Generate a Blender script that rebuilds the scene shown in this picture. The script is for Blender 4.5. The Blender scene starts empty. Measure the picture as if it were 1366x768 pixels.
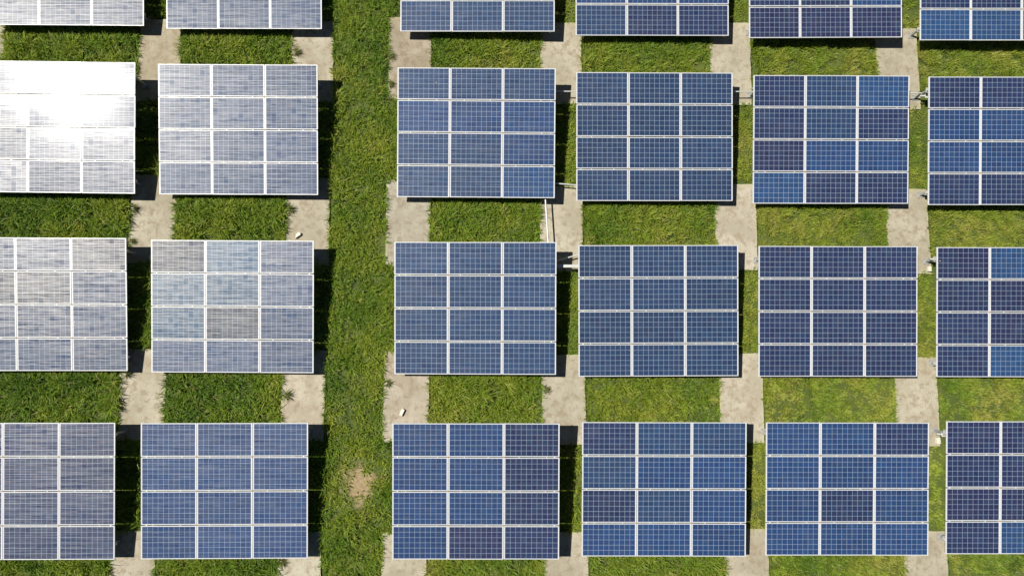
import bpy, bmesh, math, random
import numpy as np
from mathutils import Matrix, Vector, Euler
random.seed(7); rng = np.random.default_rng(11)
S = bpy.context.scene
COL = S.collection
R = math.radians

# ------------------------------------------------------------------ camera
cam = bpy.data.cameras.new('camera'); camo = bpy.data.objects.new('camera', cam); COL.objects.link(camo)
cam.sensor_width = 36.0; cam.lens = 36.0 * 870.49 / 1366.0
cam.clip_start = 0.1; cam.clip_end = 2000
camo.matrix_world = Matrix.Translation((0, 0, 20.843)) @ Matrix.Rotation(0.0870, 4, 'X') @ Matrix.Rotation(-0.0154, 4, 'Y')
S.camera = camo
# ------------------------------------------------------------------ sky and sun
SUN = Vector((-0.5348, 0.1550, 0.8306)).normalized()
w = bpy.data.worlds.new('World'); S.world = w; w.use_nodes = True
wn = w.node_tree.nodes; wl = w.node_tree.links
sky = wn.new('ShaderNodeTexSky'); sky.sky_type = 'NISHITA'; sky.sun_disc = False
sky.sun_elevation = math.asin(SUN.z); sky.sun_rotation = math.atan2(SUN.x, SUN.y)
sky.air_density = 0.45; sky.dust_density = 0.0; sky.ozone_density = 1.0
wl.new(sky.outputs[0], wn['Background'].inputs[0]); wn['Background'].inputs[1].default_value = 0.05
sd = bpy.data.lights.new('sun', 'SUN'); sd.energy = 5.0; sd.angle = R(0.53); sd.color = (1.0, 0.955, 0.88)
so = bpy.data.objects.new('sun', sd); COL.objects.link(so)
so.rotation_euler = SUN.to_track_quat('Z', 'Y').to_euler()
S.view_settings.view_transform = 'Standard'; S.view_settings.look = 'None'
S.view_settings.gamma = 1.0; S.view_settings.use_curve_mapping = False
S.view_settings.exposure = 0.25
S.render.engine = 'CYCLES'
S.cycles.max_bounces = 6; S.cycles.diffuse_bounces = 3; S.cycles.glossy_bounces = 3

# ------------------------------------------------------------------ node helpers
class NT:
    def __init__(s, name):
        s.m = bpy.data.materials.new(name); s.m.use_nodes = True
        s.t = s.m.node_tree; s.b = s.t.nodes['Principled BSDF']
    def n(s, typ, **kw):
        o = s.t.nodes.new('ShaderNode' + typ)
        for k, v in kw.items(): setattr(o, k, v)
        return o
    def l(s, a, b): s.t.links.new(a, b)
    def val(s, sock, v):
        if hasattr(v, 'is_linked'): s.l(v, sock)
        else: sock.default_value = v
    def math(s, op, a, b=None, c=None, clamp=False):
        o = s.n('Math', operation=op, use_clamp=clamp)
        s.val(o.inputs[0], a)
        if b is not None: s.val(o.inputs[1], b)
        if c is not None: s.val(o.inputs[2], c)
        return o.outputs[0]
    def vmath(s, op, a, b=None):
        o = s.n('VectorMath', operation=op); s.val(o.inputs[0], a)
        if b is not None: s.val(o.inputs[1], b)
        return o.outputs['Value'] if op in ('LENGTH', 'DISTANCE', 'DOT_PRODUCT') else o.outputs[0]
    def noise(s, vec, scale, detail=3, rough=.55, dist=0):
        o = s.n('TexNoise'); o.inputs['Scale'].default_value = scale; o.inputs['Detail'].default_value = detail
        o.inputs['Roughness'].default_value = rough; o.inputs['Distortion'].default_value = dist
        if vec is not None: s.l(vec, o.inputs['Vector'])
        return o.outputs['Fac']
    def ramp(s, fac, lo, hi, a=0., b=1.):
        o = s.n('MapRange'); o.interpolation_type = 'SMOOTHSTEP'; s.val(o.inputs[0], fac)
        for i, v in enumerate((lo, hi, a, b)): s.val(o.inputs[1 + i], v)
        return o.outputs[0]
    def mix(s, f, a, b, blend='MIX'):
        o = s.n('Mix', data_type='RGBA', blend_type=blend); s.val(o.inputs[0], f)
        for i, v in ((6, a), (7, b)):
            if isinstance(v, tuple): v = (v[0], v[1], v[2], 1)
            s.val(o.inputs[i], v)
        return o.outputs[2]
    def bump(s, h, strength=.3, dist=.01):
        o = s.n('Bump'); o.inputs['Strength'].default_value = strength; o.inputs['Distance'].default_value = dist
        s.l(h, o.inputs['Height']); s.l(o.outputs[0], s.b.inputs['Normal'])
    def base(s, c): s.val(s.b.inputs['Base Color'], (c[0], c[1], c[2], 1) if isinstance(c, tuple) else c)
    def pos(s): return s.n('NewGeometry').outputs['Position']
    def obj(s): return s.n('TexCoord').outputs['Object']

def metal(name, col, rough=.4, met=.25):
    t = NT(name); p = t.obj(); f = t.noise(p, 7, 4)
    t.base(t.mix(t.ramp(f, .35, .7), col, tuple(c * .86 for c in col)))
    t.b.inputs['Metallic'].default_value = met
    t.val(t.b.inputs['Roughness'], t.math('MULTIPLY_ADD', f, .25, rough - .1)); return t.m
M_FRAME = metal('frame_aluminium', (.68, .69, .68), .45, .15)
M_RAIL = metal('rail_aluminium', (.72, .73, .72), .45, .15)
M_STEEL = metal('galvanised_steel', (.62, .63, .60), .5, .2)
M_CAP = metal('weathered_steel', (.36, .36, .34), .6, .2)
M_RUST = metal('rusty_clamp', (.42, .27, .13), .7, .1)

# ---- photovoltaic cells: 10 x 6 cells of 156 mm behind glass
PITCH = 0.1585
def cell_material():
    t = NT('solar_cells')
    oi = t.n('ObjectInfo'); oc = t.obj(); rnd = oi.outputs['Random']
    sx = t.n('SeparateXYZ'); t.l(oc, sx.inputs[0]); X, Y = sx.outputs[0], sx.outputs[1]
    u = t.math('ADD', t.math('DIVIDE', X, PITCH), 5.0); v = t.math('ADD', t.math('DIVIDE', Y, PITCH), 3.0)
    fu = t.math('FLOOR', u); fv = t.math('FLOOR', v)
    du = t.math('ABSOLUTE', t.math('SUBTRACT', t.math('FRACT', u), .5)); dv = t.math('ABSOLUTE', t.math('SUBTRACT', t.math('FRACT', v), .5))
    line = t.math('GREATER_THAN', t.math('MAXIMUM', du, dv), .5 - .0036 / PITCH)
    # chamfered cell corners
    corner = t.math('GREATER_THAN', t.math('ADD', du, dv), .955)
    out = t.math('MAXIMUM', t.math('GREATER_THAN', t.math('ABSOLUTE', X), 5 * PITCH), t.math('GREATER_THAN', t.math('ABSOLUTE', Y), 3 * PITCH))
    back = t.math('MAXIMUM', line, corner)
    # bus bars, horizontal
    bb = t.math('ABSOLUTE', t.math('SUBTRACT', t.math('FRACT', t.math('MULTIPLY', t.math('FRACT', v), 3.0)), .5))
    bus = t.math('LESS_THAN', bb, .0016 * 3 / PITCH)
    # per cell random
    cv = t.n('CombineXYZ'); t.l(fu, cv.inputs[0]); t.l(fv, cv.inputs[1]); t.l(t.math('MULTIPLY', rnd, 913.7), cv.inputs[2])
    wn_ = t.n('TexWhiteNoise', noise_dimensions='3D'); t.l(cv.outputs[0], wn_.inputs['Vector']); cr = wn_.outputs['Value']
    crc = t.n('SeparateColor'); t.l(wn_.outputs['Color'], crc.inputs[0])
    off = t.n('CombineXYZ'); t.l(t.math('MULTIPLY', rnd, 37.), off.inputs[0]); t.l(t.math('MULTIPLY', rnd, 91.), off.inputs[1])
    po = t.vmath('ADD', oc, off.outputs[0])
    # crystal grain
    vo = t.n('TexVoronoi'); vo.inputs['Scale'].default_value = 70; t.l(po, vo.inputs['Vector'])
    g = t.n('SeparateColor'); t.l(vo.outputs['Color'], g.inputs[0])
    # object colour = tint of this module;  cells vary round it
    base = oi.outputs['Color']
    vary = t.math('ADD', t.math('MULTIPLY', t.math('SUBTRACT', cr, .5), .28), t.math('MULTIPLY', t.math('SUBTRACT', g.outputs[0], .5), .22))
    k = t.math('ADD', vary, 1.0)
    c1 = t.vmath('MULTIPLY', base, None) if False else base
    sc = t.n('VectorMath', operation='SCALE'); t.l(base, sc.inputs[0]); t.l(k, sc.inputs['Scale'])
    col = sc.outputs[0]
    col = t.mix(t.math('MULTIPLY', crc.outputs[1], .25), col, (.030, .028, .080))
    col = t.mix(t.math('MULTIPLY', t.ramp(crc.outputs[2], .45, 1), .22), col, (.020, .065, .125))
    # patchy dust; glint of the cell fingers painted as gloss streaks along the module
    mp = t.n('Mapping'); mp.inputs['Scale'].default_value = (.6, 20, 1); t.l(po, mp.inputs[0])
    st = t.noise(mp.outputs[0], 1.0, 4, .62)
    mp2 = t.n('Mapping'); mp2.inputs['Scale'].default_value = (3., 75, 1); t.l(po, mp2.inputs[0])
    st2 = t.noise(mp2.outputs[0], 1.0, 2, .6)
    dust = t.noise(po, 2.3, 5, .6)
    col = t.mix(t.math('MULTIPLY', t.ramp(dust, .45, .8), .05), col, (.35, .33, .28))
    # bird droppings / specks, rare
    sp = t.n('TexVoronoi'); sp.inputs['Scale'].default_value = 2.2; t.l(po, sp.inputs['Vector'])
    spr = t.n('SeparateColor'); t.l(sp.outputs['Color'], spr.inputs[0])
    spk = t.math('MULTIPLY', t.math('LESS_THAN', sp.outputs['Distance'], .035), t.math('GREATER_THAN', spr.outputs[0], .93))
    col = t.mix(t.math('MULTIPLY', bus, .3), col, (.30, .36, .44))
    col = t.mix(t.math('MULTIPLY', back, .74), col, (.40, .50, .62))
    col = t.mix(t.math('MULTIPLY', spk, .7), col, (.7, .7, .66))
    col = t.mix(out, col, (.60, .61, .62))
    t.base(col)
    s1 = t.math('SUBTRACT', st, .5); s2 = t.math('SUBTRACT', st2, .5)
    r = t.math('ADD', t.math('MULTIPLY', s1, .20), t.math('MULTIPLY', s2, .10))
    r = t.math('ADD', r, t.math('MULTIPLY', t.math('SUBTRACT', rnd, .5), .05))
    r = t.math('ADD', r, .47)
    t.val(t.b.inputs['Roughness'], t.math('MINIMUM', t.math('MAXIMUM', r, .36), .66))
    sp_ = t.math('ADD', t.math('MULTIPLY', s1, 3.2), t.math('MULTIPLY', s2, 2.8))
    sp_ = t.math('ADD', sp_, t.math('MULTIPLY', t.math('SUBTRACT', crc.outputs[0], .5), .07))
    sp_ = t.math('ADD', sp_, t.math('MULTIPLY', t.math('SUBTRACT', bb, .25), 1.5))
    sp_ = t.math('ADD', sp_, .78)
    # single cells that scatter less
    sp_ = t.math('MULTIPLY', sp_, t.ramp(cr, .955, .965, 1, .62))
    sp_ = t.math('MULTIPLY', sp_, oi.outputs['Alpha'])   # sun glare strength painted in for this module
    t.val(t.b.inputs['Specular IOR Level'], t.math('MAXIMUM', sp_, .12))
    t.b.inputs['IOR'].default_value = 1.5
    t.val(t.b.inputs['Coat Weight'], t.math('MULTIPLY', oi.outputs['Alpha'], .19)); t.b.inputs['Coat Roughness'].default_value = .14; t.b.inputs['Specular Tint'].default_value = (1, .965, .90, 1); t.b.inputs['Coat IOR'].default_value = 1.5
    return t.m
M_CELL = cell_material()
t = NT('grey_backsheet'); t.base((.35, .35, .35)); t.b.inputs['Roughness'].default_value = .6; M_BACK = t.m  # a white sheet in reality, greyed to deepen the shade under the arrays

def concrete():
    t = NT('weathered_concrete'); p = t.pos(); oi = t.n('ObjectInfo')
    a = t.noise(p, .9, 5, .6, .4); b = t.noise(p, 5, 6, .65); c = t.noise(p, 38, 3, .6)
    col = t.mix(t.ramp(a, .35, .68), (.345, .31, .228), (.455, .418, .325))
    col = t.mix(t.ramp(b, .48, .64, 0, .8), col, (.28, .225, .15))
    col = t.mix(t.ramp(b, .22, .42, .45, 0), col, (.50, .455, .35))
    mp = t.n('Mapping'); mp.inputs['Rotation'].default_value = (0, 0, .6); mp.inputs['Scale'].default_value = (9, 2.2, 1); t.l(p, mp.inputs[0])
    s = t.noise(mp.outputs[0], 1.6, 5, .7, 1.2)
    col = t.mix(t.ramp(s, .54, .64, 0, .7), col, (.33, .27, .20))
    col = t.mix(t.ramp(c, .56, .70, 0, .5), col, (.30, .26, .20))
    lv = t.n('TexVoronoi'); lv.inputs['Scale'].default_value = 16; t.l(p, lv.inputs['Vector'])
    lr = t.n('SeparateColor'); t.l(lv.outputs['Color'], lr.inputs[0])
    lf = t.math('MULTIPLY', t.math('LESS_THAN', lv.outputs['Distance'], .26), t.math('GREATER_THAN', t.math('ADD', lr.outputs[0], t.math('MULTIPLY', a, .5)), 1.07))
    col = t.mix(t.math('MULTIPLY', lf, .75), col, t.mix(lr.outputs[1], (.16, .11, .06), (.55, .50, .38)))
    # moss / lichen towards the slab edge (object box coordinates)
    g = t.n('TexCoord').outputs['Generated']; sx = t.n('SeparateXYZ'); t.l(g, sx.inputs[0])
    e = t.math('MAXIMUM', t.math('MULTIPLY', t.math('ABSOLUTE', t.math('SUBTRACT', sx.outputs[0], .5)), 2),
               t.math('MULTIPLY_ADD', t.math('ABSOLUTE', t.math('SUBTRACT', sx.outputs[1], .5)), 2, -.02))
    e = t.math('ADD', e, t.math('MULTIPLY', t.math('SUBTRACT', b, .5), .35))
    col = t.mix(t.ramp(e, .86, 1.02, 0, .6), col, (.46, .44, .24))
    # hair cracks
    v = t.n('TexVoronoi', feature='DISTANCE_TO_EDGE'); v.inputs['Scale'].default_value = .75
    wv = t.vmath('ADD', p, t.vmath('SCALE', p)) if False else p
    nz = t.n('TexNoise'); nz.inputs['Scale'].default_value = 2.5; t.l(p, nz.inputs['Vector'])
    sv = t.n('VectorMath', operation='SCALE'); t.l(nz.outputs['Color'], sv.inputs[0]); sv.inputs['Scale'].default_value = .3; t.l(t.vmath('ADD', p, sv.outputs[0]), v.inputs['Vector'])
    col = t.mix(t.ramp(v.outputs['Distance'], .002, .012, .22, 0), col, (.22, .18, .13))
    mu = t.n('Mix', data_type='RGBA', blend_type='MULTIPLY'); mu.inputs[0].default_value = 1
    t.l(col, mu.inputs[6]); t.l(oi.outputs['Color'], mu.inputs[7])
    t.base(mu.outputs[2]); t.b.inputs['Roughness'].default_value = .92
    t.bump(t.math('ADD', t.math('MULTIPLY', b, .6), t.math('MULTIPLY', c, .4)), .6, .012); return t.m
M_CONC = concrete()
t = NT('pale_concrete_block'); p = t.pos(); t.base(t.mix(t.noise(p, 20), (.55, .52, .42), (.72, .69, .58))); t.b.inputs['Roughness'].default_value = .9; M_BLOCK = t.m
t = NT('white_offcut'); p = t.obj(); t.base(t.mix(t.noise(p, 30), (.72, .70, .62), (.60, .57, .48))); t.b.inputs['Roughness'].default_value = .7; M_OFF = t.m

DIRT = (-4.42, -4.30)
def ground_mat():
    t = NT('grassy_soil'); p = t.pos()
    a = t.noise(p, .5, 5, .6); b = t.noise(p, 9, 5, .7); c = t.noise(p, 45, 3, .7)
    col = t.mix(t.ramp(a, .35, .65), (.050, .085, .012), (.095, .125, .020))
    col = t.mix(t.ramp(b, .45, .7, 0, .6), col, (.085, .065, .030))
    col = t.mix(t.ramp(c, .5, .62, 0, .8), col, (.16, .20, .035))
    d = t.vmath('DISTANCE', p, (DIRT[0], DIRT[1], 0.))
    d = t.math('ADD', d, t.math('MULTIPLY', t.math('SUBTRACT', t.noise(p, 3.5, 4), .5), 1.0))
    col = t.mix(t.ramp(d, .25, .78, 1, 0), col, t.mix(t.ramp(b, .35, .7), (.40, .30, .17), (.26, .19, .10)))
    t.base(col); t.b.inputs['Roughness'].default_value = .95
    t.bump(t.math('ADD', b, c), .7, .03); return t.m
M_GROUND = ground_mat()

def grass_mat(name='grass_blades', dry=0.):
    t = NT(name); p = t.pos()
    at = t.n('Attribute', attribute_name='tint').outputs['Fac']; rn = t.n('Attribute', attribute_name='rnd').outputs['Fac']
    x = t.math('ADD', at, t.math('MULTIPLY', t.math('SUBTRACT', rn, .5), .34), clamp=True)
    r = t.n('ValToRGB'); t.l(x, r.inputs[0]); e = r.color_ramp.elements
    e[0].position = 0; e[0].color = (.048, .115, .014, 1); e[1].position = 1; e[1].color = (.42, .39, .10, 1)
    for q, c in ((.25, (.120, .220, .024)), (.5, (.215, .315, .028)), (.75, (.32, .37, .04))):
        k = e.new(q); k.color = (*c, 1)
    dead = t.math('GREATER_THAN', rn, .968)
    col = t.mix(t.math('MULTIPLY', dead, .75), r.outputs[0], (.42, .36, .18))
    if dry: col = t.mix(dry, col, (.20, .15, .07))
    t.base(col); t.b.inputs['Roughness'].default_value = .5
    t.b.inputs['Specular IOR Level'].default_value = .3
    tr = t.n('BsdfTranslucent'); t.l(col, tr.inputs[0]); mx = t.n('MixShader'); mx.inputs[0].default_value = .28
    t.l(t.b.outputs[0], mx.inputs[1]); t.l(tr.outputs[0], mx.inputs[2]); t.l(mx.outputs[0], t.t.nodes['Material Output'].inputs[0])
    return t.m
M_GRASS = grass_mat(); M_WEED = grass_mat('weed_blades', .45)

# ------------------------------------------------------------------ mesh helpers
def link(name, me, parent=None, mats=()):
    o = bpy.data.objects.new(name, me); COL.objects.link(o)
    if me is not None:
        for m in mats: me.materials.append(m)
    if parent: o.parent = parent
    return o
def tag(o, label=None, cat=None, group=None, kind=None):
    for k, v in (('label', label), ('category', cat), ('group', group), ('kind', kind)):
        if v: o[k] = v
    return o
def box(bm, x0, x1, y0, y1, z0, z1, bev=0., mi=0):
    r = bmesh.ops.create_cube(bm, size=1)['verts']
    for v in r: v.co = Vector(((x0 + x1) / 2 + v.co.x * (x1 - x0), (y0 + y1) / 2 + v.co.y * (y1 - y0), (z0 + z1) / 2 + v.co.z * (z1 - z0)))
    fs = {f for v in r for f in v.link_faces}
    for f in fs: f.material_index = mi
    if bev:
        es = {e for v in r for e in v.link_edges}
        bmesh.ops.bevel(bm, geom=list(es), offset=bev, segments=1, affect='EDGES')
def fin(bm, name):
    me = bpy.data.meshes.new(name); bm.to_mesh(me); bm.free(); return me
def rod(bm, a, b, r, n=10):
    a, b = Vector(a), Vector(b); d = b - a
    m = Matrix.Translation((a + b) / 2) @ d.to_track_quat('Z', 'Y').to_matrix().to_4x4()
    bmesh.ops.create_cone(bm, cap_ends=True, segments=n, radius1=r, radius2=r, depth=d.length, matrix=m)

# ------------------------------------------------------------------ ground
n = 60; L = 700
me = bpy.data.meshes.new('ground')
me.from_pydata([(-L, -L, 0), (L, -L, 0), (L, L, 0), (-L, L, 0)], [], [(0, 1, 2, 3)])
tag(link('ground', me, None, [M_GROUND]), kind='structure')

# ------------------------------------------------------------------ concrete slabs (x0,x1,y0,y1 in metres)
ROWW = ['top', 'second', 'third', 'bottom']
PADS = {
 ('b0', 'L'): (-17.62, -16.25, 7.88, 10.61), ('b0', '01'): (-11.88, -10.51, 7.90, 10.67), ('b0', '1R'): (-6.92, -5.54, 7.90, 10.65),
 ('b0', '2L'): (-3.73, -2.32, 8.02, 10.80), ('b0', '23'): (1.27, 2.63, 7.86, 10.64), ('b0', '34'): (6.90, 8.25, 7.87, 10.68), ('b0', '45'): (12.48, 13.86, 7.74, 10.52),
 ('b1', '01'): (-11.90, -10.45, 2.60, 5.47), ('b1', '1R'): (-6.94, -5.55, 2.53, 5.38), ('b1', '2L'): (-3.73, -2.31, 2.52, 5.32),
 ('b1', '23'): (1.22, 2.61, 2.34, 5.13), ('b1', '34'): (6.92, 8.26, 2.39, 5.20), ('b1', '45'): (12.53, 13.89, 2.27, 5.06),
 ('b2', '01'): (-11.96, -10.53, -2.93, -0.10), ('b2', '1R'): (-6.92, -5.56, -2.97, -0.16), ('b2', '2L'): (-3.72, -2.30, -3.02, -0.19),
 ('b2', '23'): (1.26, 2.64, -3.12, -0.31), ('b2', '34'): (6.90, 8.28, -3.09, -0.27), ('b2', '45'): (12.52, 13.88, -3.21, -0.40),
 ('b3', '01'): (-11.99, -10.61, -8.44, -5.66), ('b3', '1R'): (-6.88, -5.56, -8.50, -5.70), ('b3', '2L'): (-3.70, -2.32, -8.57, -5.75),
 ('b3', '23'): (1.30, 2.67, -8.61, -5.78), ('b3', '34'): (6.92, 8.28, -8.58, -5.71), ('b3', '45'): (12.53, 13.89, -8.67, -5.81)}
BW = {'b0': 'the first grass band from the top', 'b1': 'the middle grass band', 'b2': 'the third grass band from the top', 'b3': 'the lowest strip at the bottom photo edge'}
CW = {'L': 'at the left photo edge', '01': 'between the two leftmost array columns', '1R': 'on the left border of the wide grass lane', '2L': 'on the right border of the wide grass lane',
      '23': 'between the two middle array columns', '34': 'between the fourth and fifth array columns', '45': 'between the two rightmost array columns'}
PT = {('b0', '2L'): (.84, .80, .76), ('b0', '01'): (.95, .92, .86), ('b2', '2L'): (.97, .95, .95), ('b1', '2L'): (.94, .96, .98), ('b3', '1R'): (1.04, 1.06, 1.06), ('b1', '34'): (1.06, 1.06, 1.08), ('b2', '34'): (1.06, 1.06, 1.06), ('b2', '1R'): (1.05, 1.04, 1.03)}
for (b, c), (x0, x1, y0, y1) in PADS.items():
    bm = bmesh.new(); cx, cy = (x0 + x1) / 2, (y0 + y1) / 2
    # irregular outline
    pts = []
    def edge(p, q, k):
        for i in range(k):
            f = i / k; j = .012 if i else .004
            pts.append((p[0] + (q[0] - p[0]) * f + random.uniform(-j, j), p[1] + (q[1] - p[1]) * f + random.uniform(-j, j)))
    skew = random.uniform(-.02, .02)
    P = [(x0 - cx - skew, y0 - cy), (x1 - cx - skew, y0 - cy), (x1 - cx + skew, y1 - cy), (x0 - cx + skew, y1 - cy)]
    for i in range(4): edge(P[i], P[(i + 1) % 4], 9 if i % 2 == 0 else 18)
    top = [bm.verts.new((x, y, .06)) for x, y in pts]; bot = [bm.verts.new((x, y, -.12)) for x, y in pts]
    f = bm.faces.new(top); nn = len(pts)
    for i in range(nn): bm.faces.new((bot[i], bot[(i + 1) % nn], top[(i + 1) % nn], top[i]))
    bmesh.ops.bevel(bm, geom=list(f.edges), offset=.008, segments=1, affect='EDGES')
    o = link('concrete_slab', fin(bm, 'concrete_slab'), None, [M_CONC]); o.location = (cx, cy, 0)
    k = random.uniform(.93, 1.03); tt = PT.get((b, c), (k, k, k * .98)); o.color = (*tt, 1)
    tag(o, f'weathered beige concrete slab {CW[c]}, in {BW[b]}', 'concrete slab', 'concrete slabs under the corners of the solar arrays')

# ------------------------------------------------------------------ solar arrays
ARR = [
    (0, 0, -13.977, 12.234, 0.737, -0.0016, -0.0008, 0.0970), (0, 1, -8.313, 12.183, 0.676, 0.0009, -0.0048, 0.0983),
    (0, 2, -0.787, 12.109, 0.730, -0.0054, -0.0217, 0.0971), (0, 3, 4.879, 12.021, 0.704, 0.0045, 0.0010, 0.0977),
    (0, 4, 10.494, 11.936, 0.800, 0.0070, -0.0049, 0.0957), (0, 5, 16.069, 11.862, 0.840, 0.0020, -0.0070, 0.0949),
    (1, 0, -13.942, 6.773, 0.798, -0.0112, -0.0051, 0.1017), (1, 1, -8.303, 6.757, 0.672, -0.0035, -0.0056, 0.1110),
    (1, 2, -0.812, 6.667, 0.726, -0.0094, -0.0186, 0.0978), (1, 3, 4.854, 6.580, 0.663, 0.0009, -0.0007, 0.0936),
    (1, 4, 10.494, 6.499, 0.687, -0.0011, -0.0044, 0.1023), (1, 5, 16.087, 6.448, 0.775, -0.0024, -0.0156, 0.0961),
    (2, 0, -14.002, 1.251, 0.708, -0.0023, 0.0133, 0.1134), (2, 1, -8.302, 1.187, 0.634, -0.0066, -0.0087, 0.1014),
    (2, 2, -0.823, 1.124, 0.743, -0.0044, -0.0220, 0.0986), (2, 3, 4.869, 1.052, 0.644, 0.0025, -0.0008, 0.0896),
    (2, 4, 10.509, 1.030, 0.615, -0.0020, -0.0065, 0.0886), (2, 5, 16.153, 1.002, 0.599, -0.0035, -0.0167, 0.0908),
    (3, 0, -14.060, -4.326, 0.697, -0.0014, -0.0074, 0.0820), (3, 1, -8.339, -4.354, 0.641, -0.0012, -0.0011, 0.0864),
    (3, 2, -0.778, -4.352, 0.887, -0.0042, -0.0094, 0.1003), (3, 3, 4.920, -4.366, 0.664, -0.0045, -0.0082, 0.0950),
    (3, 4, 10.571, -4.404, 0.568, -0.0029, -0.0124, 0.0956), (3, 5, 16.108, -4.377, 0.640, -0.0014, -0.0200, 0.0969)]
LOOK = {
 (0,0): 'glare washed pale solar array cut by the top left photo corner',
 (0,1): 'pale grey solar array cut by the top photo edge, left of the wide grass lane',
 (0,2): 'blue solar array cut by the top photo edge, first right of the wide grass lane',
 (0,3): 'blue solar array cut by the top photo edge, second right of the wide grass lane',
 (0,4): 'dark violet blue solar array cut by the top photo edge, third right of the lane',
 (0,5): 'solar array with bright blue lowest modules in the top right photo corner',
 (1,0): 'solar array blown out white by sun glare, second row at the left photo edge',
 (1,1): 'silvery grey solar array right beside the glaring white one, second row',
 (1,2): 'mid blue solar array in the second row, first right of the wide grass lane',
 (1,3): 'slate blue solar array in the second row, with pipes reaching out at both sides',
 (1,4): 'solar array with light blue corner modules at upper right and lower left, second row',
 (1,5): 'dark blue solar array in the second row, cut by the right photo edge',
 (2,0): 'streaky pale lilac grey solar array, third row at the left photo edge',
 (2,1): 'streaky solar array with pale cyan modules and odd dark cells, third row',
 (2,2): 'blue solar array in the third row, first right of the wide grass lane',
 (2,3): 'evenly blue solar array in the third row, thick pale beam at its left side',
 (2,4): 'dark blue solar array in the third row, fourth column right of the streaky pale pair',
 (2,5): 'dark violet solar array with brighter blue modules, third row at the right photo edge',
 (3,0): 'streaky grey blue solar array in the bottom row, at the left photo edge',
 (3,1): 'streaky bright blue solar array in the bottom row, left of the bare earth patch',
 (3,2): 'blue solar array in the bottom row, right of the bare earth patch',
 (3,3): 'blue solar array with small white droppings on its right modules, bottom row',
 (3,4): 'clean dark blue solar array in the bottom row, beside the one cut at right',
 (3,5): 'violet blue solar array in the bottom row, cut by the right photo edge'}
LOOK[(2,4)] = 'clean dark blue solar array in the third row, beside the one cut at right'
# base tints of the cells
B_MID = (.014, .043, .112); B_DARK = (.012, .023, .074); B_VIO = (.014, .019, .064); B_BRI = (.014, .057, .158); B_SLATE = (.011, .034, .090); B_CYAN = (.026, .080, .150)
B_GREY = (.026, .036, .060); B_DUSK = (.018, .032, .085)
B_BLU = (.012, .044, .135)
TINT = {}
def setrow(k, base, **ov):
    for i in range(4):
        for j in range(3): TINT[(k, i, j)] = base
def ov(k, cells, c):
    for i, j in cells: TINT[(k, i, j)] = c
for r_ in range(4):
    for c_ in range(6): setrow((r_, c_), {0: B_SLATE, 1: B_MID, 2: B_MID, 3: B_SLATE, 4: B_DARK, 5: B_DARK}[c_] if r_ < 3 else {0: B_DARK, 1: B_BLU, 2: B_BLU, 3: B_MID, 4: B_BLU, 5: B_DARK}[c_])
ov((0,4), [(3,0),(3,1),(3,2)], B_VIO); ov((0,3), [(3,1),(3,2)], B_DARK); ov((0,3), [(2,0),(2,1),(2,2)], B_BLU); ov((0,5), [(3,0),(3,1),(3,2)], B_BRI); ov((0,4), [(2,2)], B_BLU)
ov((1,2), [(1,0),(1,1),(1,2),(2,2)], B_BLU); ov((1,2), [(3,2)], B_BRI); ov((1,2), [(0,0),(0,1),(0,2),(3,0),(3,1)], B_MID)
ov((1,4), [(0,2),(3,0)], B_BRI); ov((1,4), [(2,0)], B_VIO); ov((1,4), [(2,1),(2,2)], B_BLU); ov((1,4), [(1,1),(0,1)], B_MID)
ov((1,5), [(1,0),(1,1),(2,0),(2,1)], B_BLU); ov((2,5), [(0,1),(3,1)], B_BRI); ov((2,5), [(1,1),(2,1),(0,0)], B_VIO)
ov((2,1), [(0,1),(1,0),(1,1),(2,0)], B_CYAN); ov((2,1), [(0,0),(2,1)], B_GREY)
ov((3,5), [(0,0),(2,0),(2,1),(0,1)], B_VIO); ov((3,5), [(3,1)], B_BRI)
ov((3,2), [(1,2),(2,2),(3,2),(0,2)], B_DARK); ov((3,2), [(3,1)], B_VIO); ov((3,2), [(0,1),(0,0)], B_BLU)
ov((3,3), [(3,0),(3,1),(3,2),(1,1),(1,2),(2,2)], B_BLU); ov((3,3), [(0,0),(2,0)], B_DARK)
ov((3,0), [(i, j) for i in (2, 3) for j in range(3)], B_DUSK); ov((3,4), [(0,2),(2,1)], B_DARK)
ov((2,0), [(1,0),(0,2),(1,1)], B_GREY)

GLARE = {(2, 1, 1): 1.2, (2, 1, 2): 1.1, (1, 0, 2): .80, (1, 0, 3): .84, (1, 1): .62, (0, 1): .66, (0, 0): .7, (1, 0): .62, (2, 0): 1.2, (2, 1): 1.05, (3, 0): .95, (3, 1): .7, (0, 2): .42, (1, 2): .42, (2, 2): .42, (3, 2): .42}  # sun glare painted into the gloss, per array and module row
W, LEN = 4.99, 4.0718
MW, MH = 1.655, .998
PX = (W - MW) / 2; PY = (LEN - MH) / 3
def frame_mesh():
    bm = bmesh.new(); t_ = .014; a, b, z0, z1 = MW / 2, MH / 2, -.038, 0.
    box(bm, -a, a, b - t_, b, z0, z1, .0015); box(bm, -a, a, -b, -b + t_, z0, z1, .0015)
    box(bm, -a, -a + t_, -b + t_, b - t_, z0, z1, .0015); box(bm, a - t_, a, -b + t_, b - t_, z0, z1, .0015)
    return fin(bm, 'solar_module')
def cell_mesh():
    bm = bmesh.new(); t_ = .0143; box(bm, -MW / 2 + t_, MW / 2 - t_, -MH / 2 + t_, MH / 2 - t_, -.010, -.003)
    for f in bm.faces:
        if f.normal.z < .5: f.material_index = 1
    return fin(bm, 'cell_sheet')
ME_F = frame_mesh(); ME_F.materials.append(M_FRAME)
ME_C = cell_mesh(); ME_C.materials.append(M_CELL); ME_C.materials.append(M_BACK)
def simple(name, fn, m):
    bm = bmesh.new(); fn(bm); me = fin(bm, name); me.materials.append(m); return me
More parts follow.
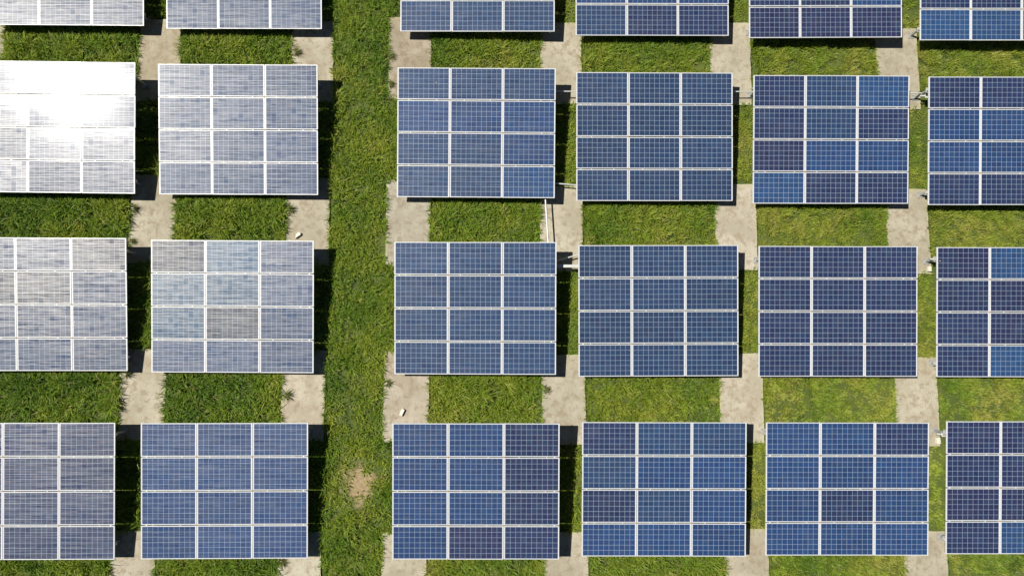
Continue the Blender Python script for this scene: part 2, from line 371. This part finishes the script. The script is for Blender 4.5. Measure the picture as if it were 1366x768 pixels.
def chan(bm, x0, x1, y0, y1, z0, z1): box(bm, x0, x1, y0, y1, z0, z1, .003)
ME_RAIL = simple('rail', lambda b: box(b, -.021, .021, -LEN / 2 - .0, LEN / 2 + .0, -.082, -.040, .002), M_RAIL)
ME_BEAM = simple('crossbeam', lambda b: box(b, -2.47, 2.47, -.035, .035, -.165, -.084, .003), M_STEEL)
def clampf(b):
    box(b, -.020, .020, -.017, .017, -.036, .002, .002)
    bmesh.ops.create_cone(b, cap_ends=True, segments=6, radius1=.009, radius2=.009, depth=.008, matrix=Matrix.Translation((0, 0, .006)))
ME_CL = simple('clamp', clampf, M_RUST)
ME_CLS = simple('edge_clamp', lambda b: box(b, -.014, .014, -.009, .009, -.036, .000, .001), M_STEEL)
ME_BASE = simple('base_plate', lambda b: (box(b, -.10, .10, -.10, .10, 0, .012, .002),
    [bmesh.ops.create_cone(b, cap_ends=True, segments=6, radius1=.012, radius2=.012, depth=.03, matrix=Matrix.Translation((sx * .075, sy * .075, .022))) for sx in (-1, 1) for sy in (-1, 1)]), M_CAP)
ME_CAP = simple('top_plate', lambda b: box(b, -.065, .065, -.085, .085, -.012, 0, .002), M_CAP)

def make_array(r, c, x, y, z, yaw, rl, tilt):
    root = link('solar_array', None); root.empty_display_size = .5
    root.location = (x, y, 0)
    q = Matrix.Translation((0, 0, z)) @ Matrix.Rotation(yaw, 4, 'Z') @ Matrix.Rotation(rl, 4, 'Y') @ Matrix.Rotation(tilt, 4, 'X')
    tag(root, LOOK[(r, c)], 'solar array', 'solar arrays of twelve framed modules')
    def add(me, parent, m):
        o = bpy.data.objects.new(me.name.split('.')[0], me); COL.objects.link(o); o.parent = parent; o.matrix_local = m; return o
    for i in range(4):
        for j in range(3):
            lx, ly = (j - 1) * PX, (1.5 - i) * PY
            jj = .0022 if (c or r > 1) else .005
            jm = Matrix.Rotation(random.gauss(0, jj), 4, 'X') @ Matrix.Rotation(random.gauss(0, jj), 4, 'Y') @ Matrix.Rotation(random.gauss(0, .0007), 4, 'Z')
            m = add(ME_F, root, q @ Matrix.Translation((lx + random.gauss(0, .0015), ly + random.gauss(0, .0015), 0)) @ jm)
            g = add(ME_C, m, Matrix.Identity(4))
            k = random.uniform(.90, 1.12); tc = TINT[((r, c), i, j)]; g.color = (tc[0] * k, tc[1] * k, tc[2] * k, GLARE.get((r, c, i), GLARE.get((r, c), .42)) * random.uniform(.92, 1.08))
    for lx in (-2.35, -PX / 2, PX / 2, 2.35): add(ME_RAIL, root, q @ Matrix.Translation((lx, 0, 0)))
    for i in range(1, 4):
        for j in range(2): add(ME_CL, root, q @ Matrix.Translation(((j - .5) * PX, (2 - i) * PY, 0)))
        for lx in (-2.05, 2.05, -1.25, 1.25, .40, -.40): add(ME_CLS, root, q @ Matrix.Translation((lx + random.uniform(-.1, .1), (2 - i) * PY, 0)))
    for ly in (1.66, -1.62):
        add(ME_BEAM, root, q @ Matrix.Translation((0, ly, 0)))
        for lx in ((-2.42 if c == 5 else -2.30), 2.34):
            top = q @ Vector((lx, ly, -.167)); zb = .061
            add(ME_CAP, root, Matrix.Translation(top) @ Matrix.Rotation(tilt, 4, 'X'))
            h = top.z - .008 - zb
            bm = bmesh.new(); box(bm, -.03, .03, -.03, .03, 0, h, .003)
            me = fin(bm, 'post'); me.materials.append(M_CAP)
            p_ = add(me, root, Matrix.Translation((top.x, top.y, zb + .002)))
            add(ME_BASE, p_, Matrix.Identity(4))
    return root
for a in ARR: make_array(*a)

# ------------------------------------------------------------------ pipes and beams tying the arrays together
def tie(name, a, b, r, label, cat, square=False, m=M_STEEL):
    bm = bmesh.new(); a = Vector(a); b = Vector(b)
    if square:
        d = (b - a); box(bm, -r, r, -r, r, -d.length / 2, d.length / 2, .004)
        bm.transform(Matrix.Translation((0, 0, 0)) @ d.to_track_quat('Z', 'Y').to_matrix().to_4x4())
    else:
        d = b - a; rod(bm, -d / 2, d / 2, r)
        for s_ in (-1, 1): rod(bm, d / 2 * s_ * .99, d / 2 * s_ * .96, r * 1.35)
    o = link(name, fin(bm, name), None, [m]); o.location = (a + b) / 2
    tag(o, label, cat, 'pipes and beams reaching between arrays'); return o
tie('tie_pipe', (1.15, 8.14, .44), (2.75, 8.14, .44), .020, 'thin pale pipe crossing the slab left of the slate blue array, second row', 'pipe')
tie('tie_pipe', (7.0, 8.16, .44), (8.6, 8.16, .44), .020, 'thin pale pipe between the fourth and fifth array columns, second row', 'pipe')
tie('tie_pipe', (12.6, 8.14, .44), (14.0, 8.14, .44), .020, 'thin pale pipe ending at a bracket by the rightmost array of the second row', 'pipe')
tie('tie_pipe', (1.4, 5.17, .36), (2.7, 5.06, .36), .022, 'thin pipe between the lower corners of the two middle arrays, second row', 'pipe')
tie('tie_beam', (1.3, 2.46, .50), (2.8, 2.46, .50), .045, 'thick pale square beam crossing the gap left of the evenly blue array, third row', 'beam', True)
tie('brace_rod', (1.62, 2.62, .30), (2.42, 2.85, .30), .022, 'short slanting pale rod just above the thick square beam', 'rod')
tie('conduit_pipe', (1.36, 5.0, .43), (1.48, 2.9, .43), .024, 'long white pipe running down across the slab between the middle columns', 'pipe')
for (x, y, sx, sy, lab) in ((13.79, 2.42, .10, .17, 'small pale concrete block at the lower right slab corner, third row bracket'),
                            (13.75, -3.02, .12, .20, 'small pale concrete block at the slab corner beside the bottom right array')):
    bm = bmesh.new(); box(bm, -sx / 2, sx / 2, -sy / 2, sy / 2, 0, .12, .012); o = link('concrete_block', fin(bm, 'concrete_block'), None, [M_BLOCK]); o.location = (x, y, .062)
    o.rotation_euler = (0, 0, random.uniform(-.1, .1)); tag(o, lab, 'concrete block')
# brackets that jut out left of the right hand arrays
for (x, y, z, L_, lab) in ((13.70, 8.02, .50, .26, 'steel bracket arm jutting out left of the rightmost array, second row'), (13.72, 2.70, .46, .20, 'steel bracket jutting out left of the rightmost array, third row'), (13.66, -2.78, .42, .24, 'grey bracket arm jutting out left of the bottom right array')):
    bm = bmesh.new(); box(bm, -L_ / 2, L_ / 2, -.025, .025, -.02, .02, .003); box(bm, L_ / 2 - .12, L_ / 2 + .002, -.08, .08, .022, .034, .002)
    rod(bm, (L_ / 2 - .06, .04, .036), (L_ / 2 - .06, .04, .06), .012, 6)
    o = link('bracket', fin(bm, 'bracket'), None, [M_STEEL]); o.location = (x, y, z); tag(o, lab, 'bracket', 'brackets beside the rightmost arrays')

# white offcuts
def chunk(pts, h, loc, rz, lab):
    bm = bmesh.new(); t_ = [bm.verts.new((x, y, h)) for x, y in pts]; b_ = [bm.verts.new((x * 1.03, y * 1.03, 0)) for x, y in pts]; k = len(pts)
    bm.faces.new(t_); bm.faces.new(b_[::-1])
    for i in range(k): bm.faces.new((b_[i], b_[(i + 1) % k], t_[(i + 1) % k], t_[i]))
    bmesh.ops.bevel(bm, geom=list(bm.edges), offset=.006, segments=1, affect='EDGES')
    o = link('broken_tile', fin(bm, 'broken_tile'), None, [M_OFF]); o.location = loc; o.rotation_euler = (0, 0, rz); tag(o, lab, 'broken tile')
chunk([(-.12, -.045), (.09, -.055), (.12, .0), (.09, .05), (-.02, .05)], .085, (-6.53, 3.50, .062), R(38), 'white broken piece on the slab left of the grass lane, middle band')
chunk([(-.11, -.05), (.10, -.055), (.12, .02), (.06, .05), (-.11, .045)], .085, (-3.13, -2.09, .062), R(66), 'white broken piece on the slab right of the grass lane, above the bottom row')

# ------------------------------------------------------------------ grass
def hashn(x, y, s, seed):
    # smooth value noise
    g = np.random.default_rng(seed).random((256, 256)); u = x / s + 1000; v = y / s + 1000
    i = np.floor(u).astype(int); j = np.floor(v).astype(int); fu = u - i; fv = v - j
    fu = fu * fu * (3 - 2 * fu); fv = fv * fv * (3 - 2 * fv); a = lambda p, q: g[p % 256, q % 256]
    return (a(i, j) * (1 - fu) + a(i + 1, j) * fu) * (1 - fv) + (a(i, j + 1) * (1 - fu) + a(i + 1, j + 1) * fu) * fv
def blades(bx, by, th, ln, wd, phi0, phi1, z0):
    """curved tapering strips -> verts, quads+tip tri"""
    N = len(bx); ts = np.array([0, .34, .68, 1.]); wf = np.array([.8, 1., .7])
    x = np.zeros((N, 4)); z = np.zeros((N, 4))
    for k in range(1, 4):
        tm = (ts[k] + ts[k - 1]) / 2; ph = phi0 + (phi1 - phi0) * tm; dl = ln * (ts[k] - ts[k - 1])
        x[:, k] = x[:, k - 1] + dl * np.sin(ph); z[:, k] = z[:, k - 1] + dl * np.cos(ph)
    z = np.maximum(z, 0.01) + z0[:, None]
    ct, st = np.cos(th), np.sin(th); V = np.zeros((N, 7, 3))
    for k in range(3):
        for s_, o_ in ((-1, 0), (1, 1)):
            h = wd * wf[k] * .5 * s_
            V[:, 2 * k + o_, 0] = bx + ct * x[:, k] - st * h; V[:, 2 * k + o_, 1] = by + st * x[:, k] + ct * h; V[:, 2 * k + o_, 2] = z[:, k]
    V[:, 6, 0] = bx + ct * x[:, 3]; V[:, 6, 1] = by + st * x[:, 3]; V[:, 6, 2] = z[:, 3]
    return V
def build_blades(name, V, tint, rnd, mat):
    N = len(V); me = bpy.data.meshes.new(name)
    me.vertices.add(N * 7); me.vertices.foreach_set('co', V.astype(np.float32).ravel())
    base = (np.arange(N) * 7)[:, None]
    loops = np.concatenate([base + np.array([0, 1, 3, 2]), base + np.array([2, 3, 5, 4]), base + np.array([4, 5, 6])], 1).astype(np.int32)
    me.loops.add(N * 11); me.loops.foreach_set('vertex_index', loops.ravel())
    st = ((np.arange(N) * 11)[:, None] + np.array([0, 4, 8])).astype(np.int32)
    me.polygons.add(N * 3); me.polygons.foreach_set('loop_start', st.ravel())
    me.polygons.foreach_set('loop_total', np.tile([4, 4, 3], N).astype(np.int32))
    me.update(calc_edges=True); me.validate()
    for nm, a in (('tint', tint), ('rnd', rnd)):
        at = me.attributes.new(nm, 'FLOAT', 'POINT'); at.data.foreach_set('value', np.repeat(a, 7).astype(np.float32))
    me.polygons.foreach_set('use_smooth', np.ones(N * 3, bool))
    return link(name, me, None, [mat])
def in_pads(x, y, mg):
    m = np.zeros(len(x), bool)
    for (x0, x1, y0, y1) in PADS.values(): m |= (x > x0 - mg) & (x < x1 + mg) & (y > y0 - mg) & (y < y1 + mg)
    return m
def under(x, y, mg):
    m = np.zeros(len(x), bool)
    for (r, c, ax, ay, *_) in ARR: m |= (np.abs(x - ax) < W / 2 - mg) & (np.abs(y - ay) < LEN / 2 - mg)
    return m
X0, X1, Y0, Y1 = -18.6, 18.9, -9.3, 13.6
area = (X1 - X0) * (Y1 - Y0)
NC = int(area * 44)
cx = rng.uniform(X0, X1, NC); cy = rng.uniform(Y0, Y1, NC)
un_ = under(cx, cy, .45)
keep = ~in_pads(cx, cy, -.02) & (~un_ | (rng.random(NC) < .15)); cx, cy = cx[keep], cy[keep]
un_ = under(cx, cy, .2)
# length of the grass: long and rank on the left, short turf on the right; longer behind (north part) of each band
big = hashn(cx, cy, 2.3, 3) * .6 + hashn(cx, cy, .8, 4) * .4
side = np.clip((cx + 9) / 20, 0, 1)
h = (.31 * (1 - side) + .15 * side) * (.62 + .8 * big)
h *= np.where(rng.random(len(cx)) < .10, 1.5, 1) * (.75 + .5 * hashn(cx, cy, .5, 55))
bandN = np.zeros(len(cx))
for e in (10.15, 4.70, -.85, -6.3): bandN = np.maximum(bandN, np.clip(1 - np.abs(cy - e + .30) / .55, 0, 1))
lane = ((cx > -5.6) & (cx < -3.6))
h *= np.where(lane, .80, 1 + .35 * bandN)
ar = (cx > 1) & under(cx, cy + 0, -.9) & (np.abs(((cx - 2.0 + 2.8) % 5.6) - 2.8) < .7); h *= np.where(ar, .7, 1)
dd = np.hypot(cx - DIRT[0], cy - DIRT[1]) + (hashn(cx, cy, .3, 9) - .5) * .35
ctint_ring = np.clip(1 - np.abs(dd - .75) / .45, 0, 1)
kp = (dd > .30) & ((dd > .70) | (rng.random(len(cx)) < .45)); h = np.where(dd < 1.0, h * .55, h)
cx, cy, h, big, side, bandN, un_, dd, ctint_ring = [a[kp] for a in (cx, cy, h, big, side, bandN, un_, dd, ctint_ring)]
ctint = .23 + .42 * hashn(cx, cy, 1.7, 21) * (.55 + .45 * side) + .17 * side + rng.normal(0, .05, len(cx)) - .10 * bandN
yel = np.clip(hashn(cx, cy, 1.1, 33) - .55, 0, 1) * .9; ctint += yel * (.6 + .1 * side)
for (px, py, rr, am) in ((-.2, 3.9, 1.5, .28), (.6, -1.9, 1.5, .30), (4.9, 3.5, 1.2, .2), (10.2, -1.6, 1.6, .2), (15.6, -1.9, 1.6, .35), (15.6, 3.4, 1.4, .25), (10.0, 3.5, 1.5, .22), (4.8, -1.9, 1.3, .15), (15.7, 9.0, 1.2, .2), (9.8, 9., 1.1, .12), (-4.5, -2.5, .8, .1), (-3.9, -4.2, .5, .3), (-4.3, -5.1, .5, .22), (-14, 3.4, 1.0, .15), (-9, 3.6, .8, .2)):
    ctint += .75 * am * np.clip(1 - np.hypot(cx - px, (cy - py) * 1.3) / rr, 0, 1)
ctint = np.minimum(ctint, .74) + .25 * ctint_ring
caz = rng.uniform(0, 2 * np.pi, len(cx)); cl = rng.uniform(.5, 1., len(cx))
ctint += .30 * (hashn(cx, cy, .42, 77) - .5) + .16 * (hashn(cx, cy, 1.3, 78) - .45) + .07 * (1 - side)
ctint = np.clip(ctint + np.where(rng.random(len(cx)) < .03, .35, 0), 0, .9)
nb = np.where(un_, 9, (rng.integers(16, 28, len(cx)) * (1 + .7 * side)).astype(int))
idx = np.repeat(np.arange(len(cx)), nb); N = len(idx)
rad = .11 * np.sqrt(rng.random(N)) * (1 + .5 * rng.random(N)); aa = rng.uniform(0, 2 * np.pi, N)
bx = cx[idx] + rad * np.cos(aa); by = cy[idx] + rad * np.sin(aa)
th = np.where(rng.random(N) < .55, aa + rng.normal(0, .5, N), caz[idx] + rng.normal(0, .6, N))
ln = h[idx] * rng.uniform(.45, 1.15, N) * np.where(rng.random(N) < .04, 1.5, 1)
ln = np.minimum(ln, np.where(under(bx, by, -.25), .26, .46)); wd = (.009 + .015 * rng.random(N) ** 2) * (1 + .45 * (1 - side[idx]))
p0 = np.abs(rng.normal(.22, .2, N)) * cl[idx]; p1 = p0 + rng.uniform(.45, 1.7, N)
ok = ~in_pads(bx, by, -.005) & (np.hypot(bx - DIRT[0], by - DIRT[1]) > .22)
sel = [a[ok] for a in (bx, by, th, ln, wd, p0, p1)]; ii = idx[ok]
V = blades(*sel, np.zeros(len(ii)))
ex, ey, eth, eln, et = [], [], [], [], []
for (x0, x1, y0, y1) in PADS.values():
    for side_, cnt in ((0, 17), (1, 9), (2, 9)):
        for _ in range(cnt):
            f = random.random() ** (1.0); L0 = random.uniform(.07, .23) * (1.25 if x0 < 0 else .9)
            if side_ == 0: p_, d_ = (x0 - .03, y0 + (y1 - y0) * f), 0.
            elif side_ == 1: p_, d_ = (x1 + .03, y0 + (y1 - y0) * f), math.pi
            else: p_, d_ = (x0 + (x1 - x0) * f, y0 - .03), math.pi / 2
            if under(np.array([p_[0]]), np.array([p_[1]]), .15)[0] and random.random() < .8: continue
            k = random.randint(5, 16); sp = random.uniform(.02, .06); tt_ = random.uniform(.1, .5)
            for _b in range(k):
                ex.append(p_[0] + random.gauss(0, .012)); ey.append(p_[1] + random.gauss(0, sp)); eth.append(d_ + random.gauss(0, .6)); eln.append(L0 * random.uniform(.5, 1.2)); et.append(tt_)
ex, ey, eth, eln, et = map(np.array, (ex, ey, eth, eln, et)); ne = len(ex)
q0 = np.abs(rng.normal(.35, .25, ne)); VE = blades(ex, ey, eth, eln, .008 + .012 * rng.random(ne), q0, q0 + rng.uniform(.4, 1.3, ne), np.zeros(ne))
VE[:, 2:, 2] = np.maximum(VE[:, 2:, 2], .066)
V = np.concatenate([V, VE])
go = build_blades('grass', V, np.clip(np.concatenate([ctint[ii] + rng.normal(0, .05, len(ii)), et]), 0, 1), rng.random(len(ii) + ne), M_GRASS)
tag(go, 'long rank green grass growing between the concrete slabs', 'grass', kind='stuff')
print('blades', len(ii))

# weeds leaning over the slabs
WE = [(-11.78, 4.35, .34, 'dark weed tuft leaning onto the slab below the glaring white array'), (-11.8, 3.3, .26, 'thin dry weed on the lower left slab edge beneath the glaring white array'),
      (-6.85, 4.35, .36, 'dry branching weed on the slab edge below the silvery grey array'), (-6.78, -1.55, .40, 'dark spiky weed on the slab edge below the streaky cyan patched array'),
      (-11.78, -.9, .38, 'weed tuft spilling over the slab below the streaky lilac grey array'), (-6.78, 9.55, .36, 'dark weed on the slab edge above the silvery grey array'),
      (-3.68, 9.45, .30, 'dry weed on the brownish slab at the top of the grass lane'), (-3.68, 8.5, .24, 'low dry weed beside the brownish slab, near its lower end'),
      (-6.78, -6.6, .34, 'weed tuft on the slab at the bottom photo edge, left of the grass lane'), (-11.1, -.45 + .9, .30, 'pale weed standing in the dark shade between the two streaky third row arrays'),
      (-10.95, -5.15, .34, 'pale weed standing in the dark shade between the two bottom left arrays'), (-3.62, -1.2, .28, 'dry weed creeping over the left edge of the slab with a white piece'),
      (1.36, -1.4, .26, 'brown dry weed patch on the left edge of the slab between the middle columns')]
for x, y, s, lab in WE:
    n_ = 70; a = rng.uniform(0, 2 * np.pi, n_); r_ = .05 * np.sqrt(rng.random(n_))
    if 'shade' not in lab: a = rng.normal(0, 1.1, n_)
    p0 = np.abs(rng.normal(.5, .3, n_))
    V = blades(r_ * np.cos(a), r_ * np.sin(a), a, s * (.95 if 'shade' in lab else .72) * rng.uniform(.4, 1.2, n_), .009 + .01 * rng.random(n_), p0, p0 + rng.uniform(.2, 1.1, n_), np.zeros(n_))
    o = build_blades('weed', V, np.clip(rng.normal(.45 if 'pale' in lab else .2, .15, n_), 0, 1), rng.random(n_), M_GRASS if 'pale' in lab else M_WEED)
    o.location = (x, y, .055 if in_pads(np.array([x]), np.array([y]), 0)[0] else 0); tag(o, lab, 'weed', 'weeds along the slabs')
